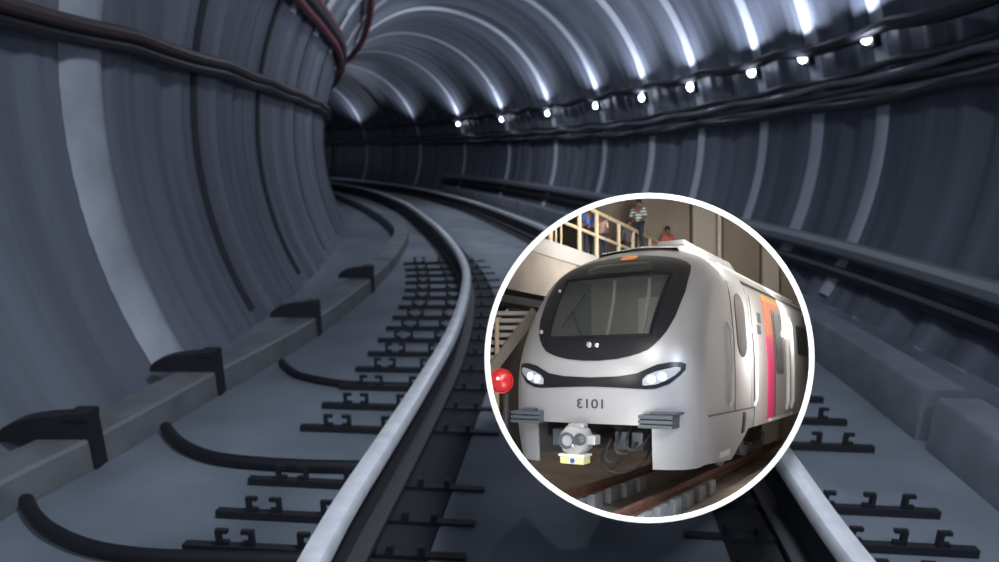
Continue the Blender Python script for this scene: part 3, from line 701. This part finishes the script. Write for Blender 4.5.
# side fittings (right side of the train as seen)
def sidepatch(t0_, t1, z0, z1, off=.012, th=.03, rnd=0, nz=10, nt=6):
    m_ = MB(); rows = []
    for j in range(nz + 1):
        z = z0 + (z1 - z0) * j / nz; e = 0
        if rnd:
            dz = min(z - z0, z1 - z); e = rnd - math.sqrt(max(0, rnd * rnd - max(0, rnd - dz) ** 2)) if dz < rnd else 0
        a, b = t0_ + e, t1 - e; h = hw(z)
        rows.append([(h - .01, a, z), (h + off, a, z)] + [(h + off, a + (b - a) * k / nt, z) for k in range(1, nt)] + [(h + off, b, z), (h - .01, b, z)])
    m_.grid(rows); return m_
build('side_panel', sidepatch(4.40, TL, 1.0, 3.95, .004, nz=16), 'silver_side', train, 'R')
build('cantrail', sidepatch(4.2, TL, 3.95, 4.03, .02), 'under', train, 'R')
cd = build('cab_door', sidepatch(2.72, 4.10, 1.42, 3.86, .006, nz=16), 'silver', train, 'R')
build('door_window', sidepatch(2.95, 3.72, 2.43, 3.67, .02, rnd=.34, nz=28), 'win', cd, 'R')
for a, b, c_, d in ((2.68, 2.72, 1.42, 3.86), (4.10, 4.14, 1.42, 3.86), (4.37, 4.41, 1.0, 4.0), (.9, 4.4, 1.40, 1.43)): build('body_seam', sidepatch(a, b, c_, d, .009 if a > 1 else .02), 'slate', train, 'R')
def pole(t, z0, z1, r=.032):
    pts = []
    for j in range(13):
        z = z0 + (z1 - z0) * j / 12; e = .05 if 0 < j < 12 else 0.0; pts.append((hw(z) + .01 + e, t, z))
    return build('grab_pole', MB().tube(pts, r, 8), 'polew', train, 'R')
pole(2.28, 1.52, 3.06); pole(4.33, 1.44, 3.05); pole(8.04, 1.2, 3.52, .045); pole(8.75, 1.2, 3.55, .045)
build('pink_band', sidepatch(5.72, 6.5, 1.08, 2.95, .022), 'pink', train, 'R')
build('orange_band', sidepatch(5.72, 6.5, 2.95, 3.75, .022), 'orange', train, 'R')
build('yellow_band', sidepatch(5.72, 7.6, 3.75, 3.9, .024), 'yellow', train, 'R')
build('orange_band', sidepatch(6.5, 7.4, 3.6, 3.75, .022), 'orange', train, 'R')
pd = build('passenger_door', sidepatch(6.62, 8.5, 1.10, 3.74, .014, nz=16), 'silver_side', train, 'R')
build('door_window', sidepatch(6.75, 7.75, 2.1, 3.55, .03, rnd=.15, nz=20), 'win', pd, 'R')
build('door_sill', sidepatch(5.9, 8.9, 1.02, 1.1, .05), 'polew', train, 'R')
build('door_edge', sidepatch(6.52, 6.62, 1.1, 3.74, .02), 'cab_dark', train, 'R')
build('side_window', sidepatch(10.0, 11.9, 2.62, 3.42, .02, rnd=.12, nz=20), 'win', train, 'R')
build('side_badge', sidepatch(4.85, 5.2, 2.95, 3.15, .012), 'slate', train, 'R')
build('side_badge', sidepatch(4.95, 5.3, 3.2, 3.42, .012), 'slate', train, 'R')
build('socket_cover', MB().box(1.56, 1.66, 2.0, 2.5, 1.0, 1.18, .02), 'white', train, 'R', smooth=False)
build('socket_cover', MB().box(1.56, 1.65, 1.9, 2.6, .6, .72, .02), 'white', train, 'R', smooth=False)
build('side_vent', sidepatch(3.3, 3.5, .95, 1.36, .03), 'cab_dark', train, 'R')
# roof fairing and pod
rf = MB(); rows = []
for t, h, w in ((2.2, -.04, .9), (2.45, .03, 1.0), (3.0, .08, 1.1), (5.5, .10, 1.1), (5.7, 0, 1.1)):
    rows.append([(-w, t, 4.30), (-w * .85, t, 4.52 + h), (0, t, 4.58 + h), (w * .85, t, 4.52 + h), (w, t, 4.30)])
rf.grid(rows); build('roof_pod', rf, 'silver', train, 'R')
build('roof_hatch', MB().box(.2, .75, 2.7, 3.5, 4.62, 4.72, .02), 'silver_side', train, 'R', smooth=False)
build('roof_gutter', MB().tube([(hw(4.25) + .02, t * 1.0, 4.25) for t in [3.2 + .5 * k for k in range(18)]], .035, 6), 'polew', train, 'R')

# ------------------------------------------------------------------ people on the walkway
def skin_mesh(nodes, edges, sub=1):
    me = bpy.data.meshes.new('tmp'); me.from_pydata([n[0] for n in nodes], edges, []); o = bpy.data.objects.new('tmp', me); COL.objects.link(o)
    sk = o.modifiers.new('s', 'SKIN'); ss = o.modifiers.new('u', 'SUBSURF'); ss.levels = sub; ss.render_levels = sub
    for i, n in enumerate(nodes): me.skin_vertices[0].data[i].radius = (n[1], n[2] if len(n) > 2 else n[1])
    me.skin_vertices[0].data[0].use_root = True
    bpy.context.view_layer.update()
    m2 = bpy.data.meshes.new_from_object(o.evaluated_get(bpy.context.evaluated_depsgraph_get()))
    mb = MB(); mb.add([tuple(v.co) for v in m2.vertices], [tuple(p.vertices) for p in m2.polygons]); bpy.data.objects.remove(o); return mb
def person(px, Y, zfloor, h, shirt, label, lean=0.0, turn=0.0, armfwd=(.3, .25)):
    bx = px2x(px, Y); base = Vector((bx, Y, zfloor)); k = h / 1.75
    ct, s_ = math.cos(turn), math.sin(turn)
    def P(x, y, z):
        y2 = y - lean * max(0, z - .95); x, y = x * k, y2 * k; return (bx + x * ct - y * s_, Y + x * s_ + y * ct, zfloor + z * k)
    root = empty('person', base, 'D', label, 'person', 'people on the walkway')
    J = dict(pel=(0, 0, .95), sp=(0, 0, 1.18), ch=(0, 0, 1.36), nk=(0, .0, 1.48), hd=(0, -.02, 1.60), top=(0, -.01, 1.70),
             ls=(-.19, 0, 1.40), le=(-.25, -.05, 1.13), lw=(-.23, -armfwd[0], .98), rs=(.19, 0, 1.40), re=(.25, -.05, 1.13), rw=(.23, -armfwd[1], .98),
             lh=(-.09, 0, .90), lk=(-.10, -.02, .50), la=(-.11, .02, .09), lt=(-.12, -.15, .04), rh=(.09, 0, .90), rk=(.10, -.02, .50), ra=(.11, .02, .09), rt=(.12, -.15, .04))
    J['lf'] = (-.22, -armfwd[0] - .12, .96); J['rf'] = (.22, -armfwd[1] - .12, .96)
    rad_ = dict(pel=.125, sp=.115, ch=.13, nk=.055, hd=.085, top=.06, ls=.055, le=.042, lw=.03, rs=.055, re=.042, rw=.03, lh=.085, lk=.06, la=.04, lt=.035, rh=.085, rk=.06, ra=.04, rt=.035, lf=.02, rf=.02)
    E_ = [('pel', 'sp'), ('sp', 'ch'), ('ch', 'nk'), ('nk', 'hd'), ('hd', 'top'), ('ch', 'ls'), ('ls', 'le'), ('le', 'lw'), ('lw', 'lf'), ('ch', 'rs'), ('rs', 're'), ('re', 'rw'), ('rw', 'rf'), ('pel', 'lh'), ('lh', 'lk'), ('lk', 'la'), ('la', 'lt'), ('pel', 'rh'), ('rh', 'rk'), ('rk', 'ra'), ('ra', 'rt')]
    def sub(keys, grow, m, name):
        ks = [q for q in J if q in keys]; ix = {q: i for i, q in enumerate(ks)}
        mb = skin_mesh([(P(*J[q]), (rad_[q] + grow) * k) for q in ks], [(ix[a], ix[b]) for a, b in E_ if a in ix and b in ix]); return build(name, mb, m, root, 'D')
    sub(list(J), 0, 'skin', 'body')
    sub(['pel', 'sp', 'ch', 'ls', 'le', 'rs', 're'], .022, shirt, 'shirt'); sub(['pel', 'lh', 'lk', 'la', 'rh', 'rk', 'ra'], .016, 'trous', 'trousers')
    # hair cap, nose, ears
    hc = Vector(P(0, .01, 1.655)); m_ = MB(); m_.lathe([(0, .095 * k), (.06 * k, .08 * k), (.092 * k, .03 * k), (.092 * k, -.02 * k), (.08 * k, -.05 * k)], hc, (0, .35, 1), 16); build('hair', m_, 'hair', root, 'D')
    return root
FZ = wz - 2.14
person(588.5, 20.2, FZ, 1.62, 'sh_blue', 'person in a blue shirt and dark trousers, standing leftmost on the walkway', turn=.5)
person(603, 20.8, FZ, 1.50, 'sh_rose', 'person in a dusty pink shirt leaning forward beside the one in blue', lean=.35, turn=-.6)
person(626, 22.3, FZ, 1.60, 'sh_dk', 'person in dark clothes bending behind the railing, between pink and striped shirts', lean=.3, turn=.4)
stp = tag(build('step_block', MB().box(px2x(628, 22.6), px2x(650, 22.6), 22.2, 23.2, FZ, FZ + .6), 'dconc', frame='D', smooth=False), 'low concrete step on the walkway under the striped shirt', 'step')
person(638.5, 22.6, FZ + .6, 1.78, 'sh_str', 'person in a striped shirt, tallest on the walkway above the train roof', turn=-.5)
person(667.5, 23.6, FZ, 1.68, 'sh_red', 'person in a red shirt, farthest right on the walkway', turn=.2)

# ------------------------------------------------------------------ trim everything in the case to the inside of its shell
bpy.context.view_layer.update()
NP = 72
planes = []
for k in range(NP):
    a = ringp(160.9, 1, k * 96 // NP if NP == 96 else k, NP) * S; b = ringp(160.9, 1, k + 1, NP) * S
    nrm = a.cross(b).normalized(); c = Vector((RC[0], 1, RC[1]))
    if nrm.dot(c) > 0: nrm = -nrm
    planes.append(nrm)
for o in CLIP:
    mw_ = o.matrix_world.copy(); cs = [mw_ @ v.co for v in o.data.vertices]
    cut = [n for n in planes if any(c.dot(n) > 0 for c in cs)]
    if not cut: continue
    inv = mw_.inverted(); it = mw_.to_3x3().transposed()
    bm = bmesh.new(); bm.from_mesh(o.data); co = inv @ Vector((0, 0, 0))
    for n in cut:
        bmesh.ops.bisect_plane(bm, geom=bm.verts[:] + bm.edges[:] + bm.faces[:], plane_co=co, plane_no=(it @ n).normalized(), clear_outer=True)
        if not bm.faces: break
    bm.to_mesh(o.data); bm.free()
    if not o.data.polygons: bpy.data.objects.remove(o)
for o in list(bpy.data.objects):
    if '_org' in o: del o['_org']
for o in list(bpy.data.objects):
    if o.type == 'EMPTY' and not o.children: bpy.data.objects.remove(o)
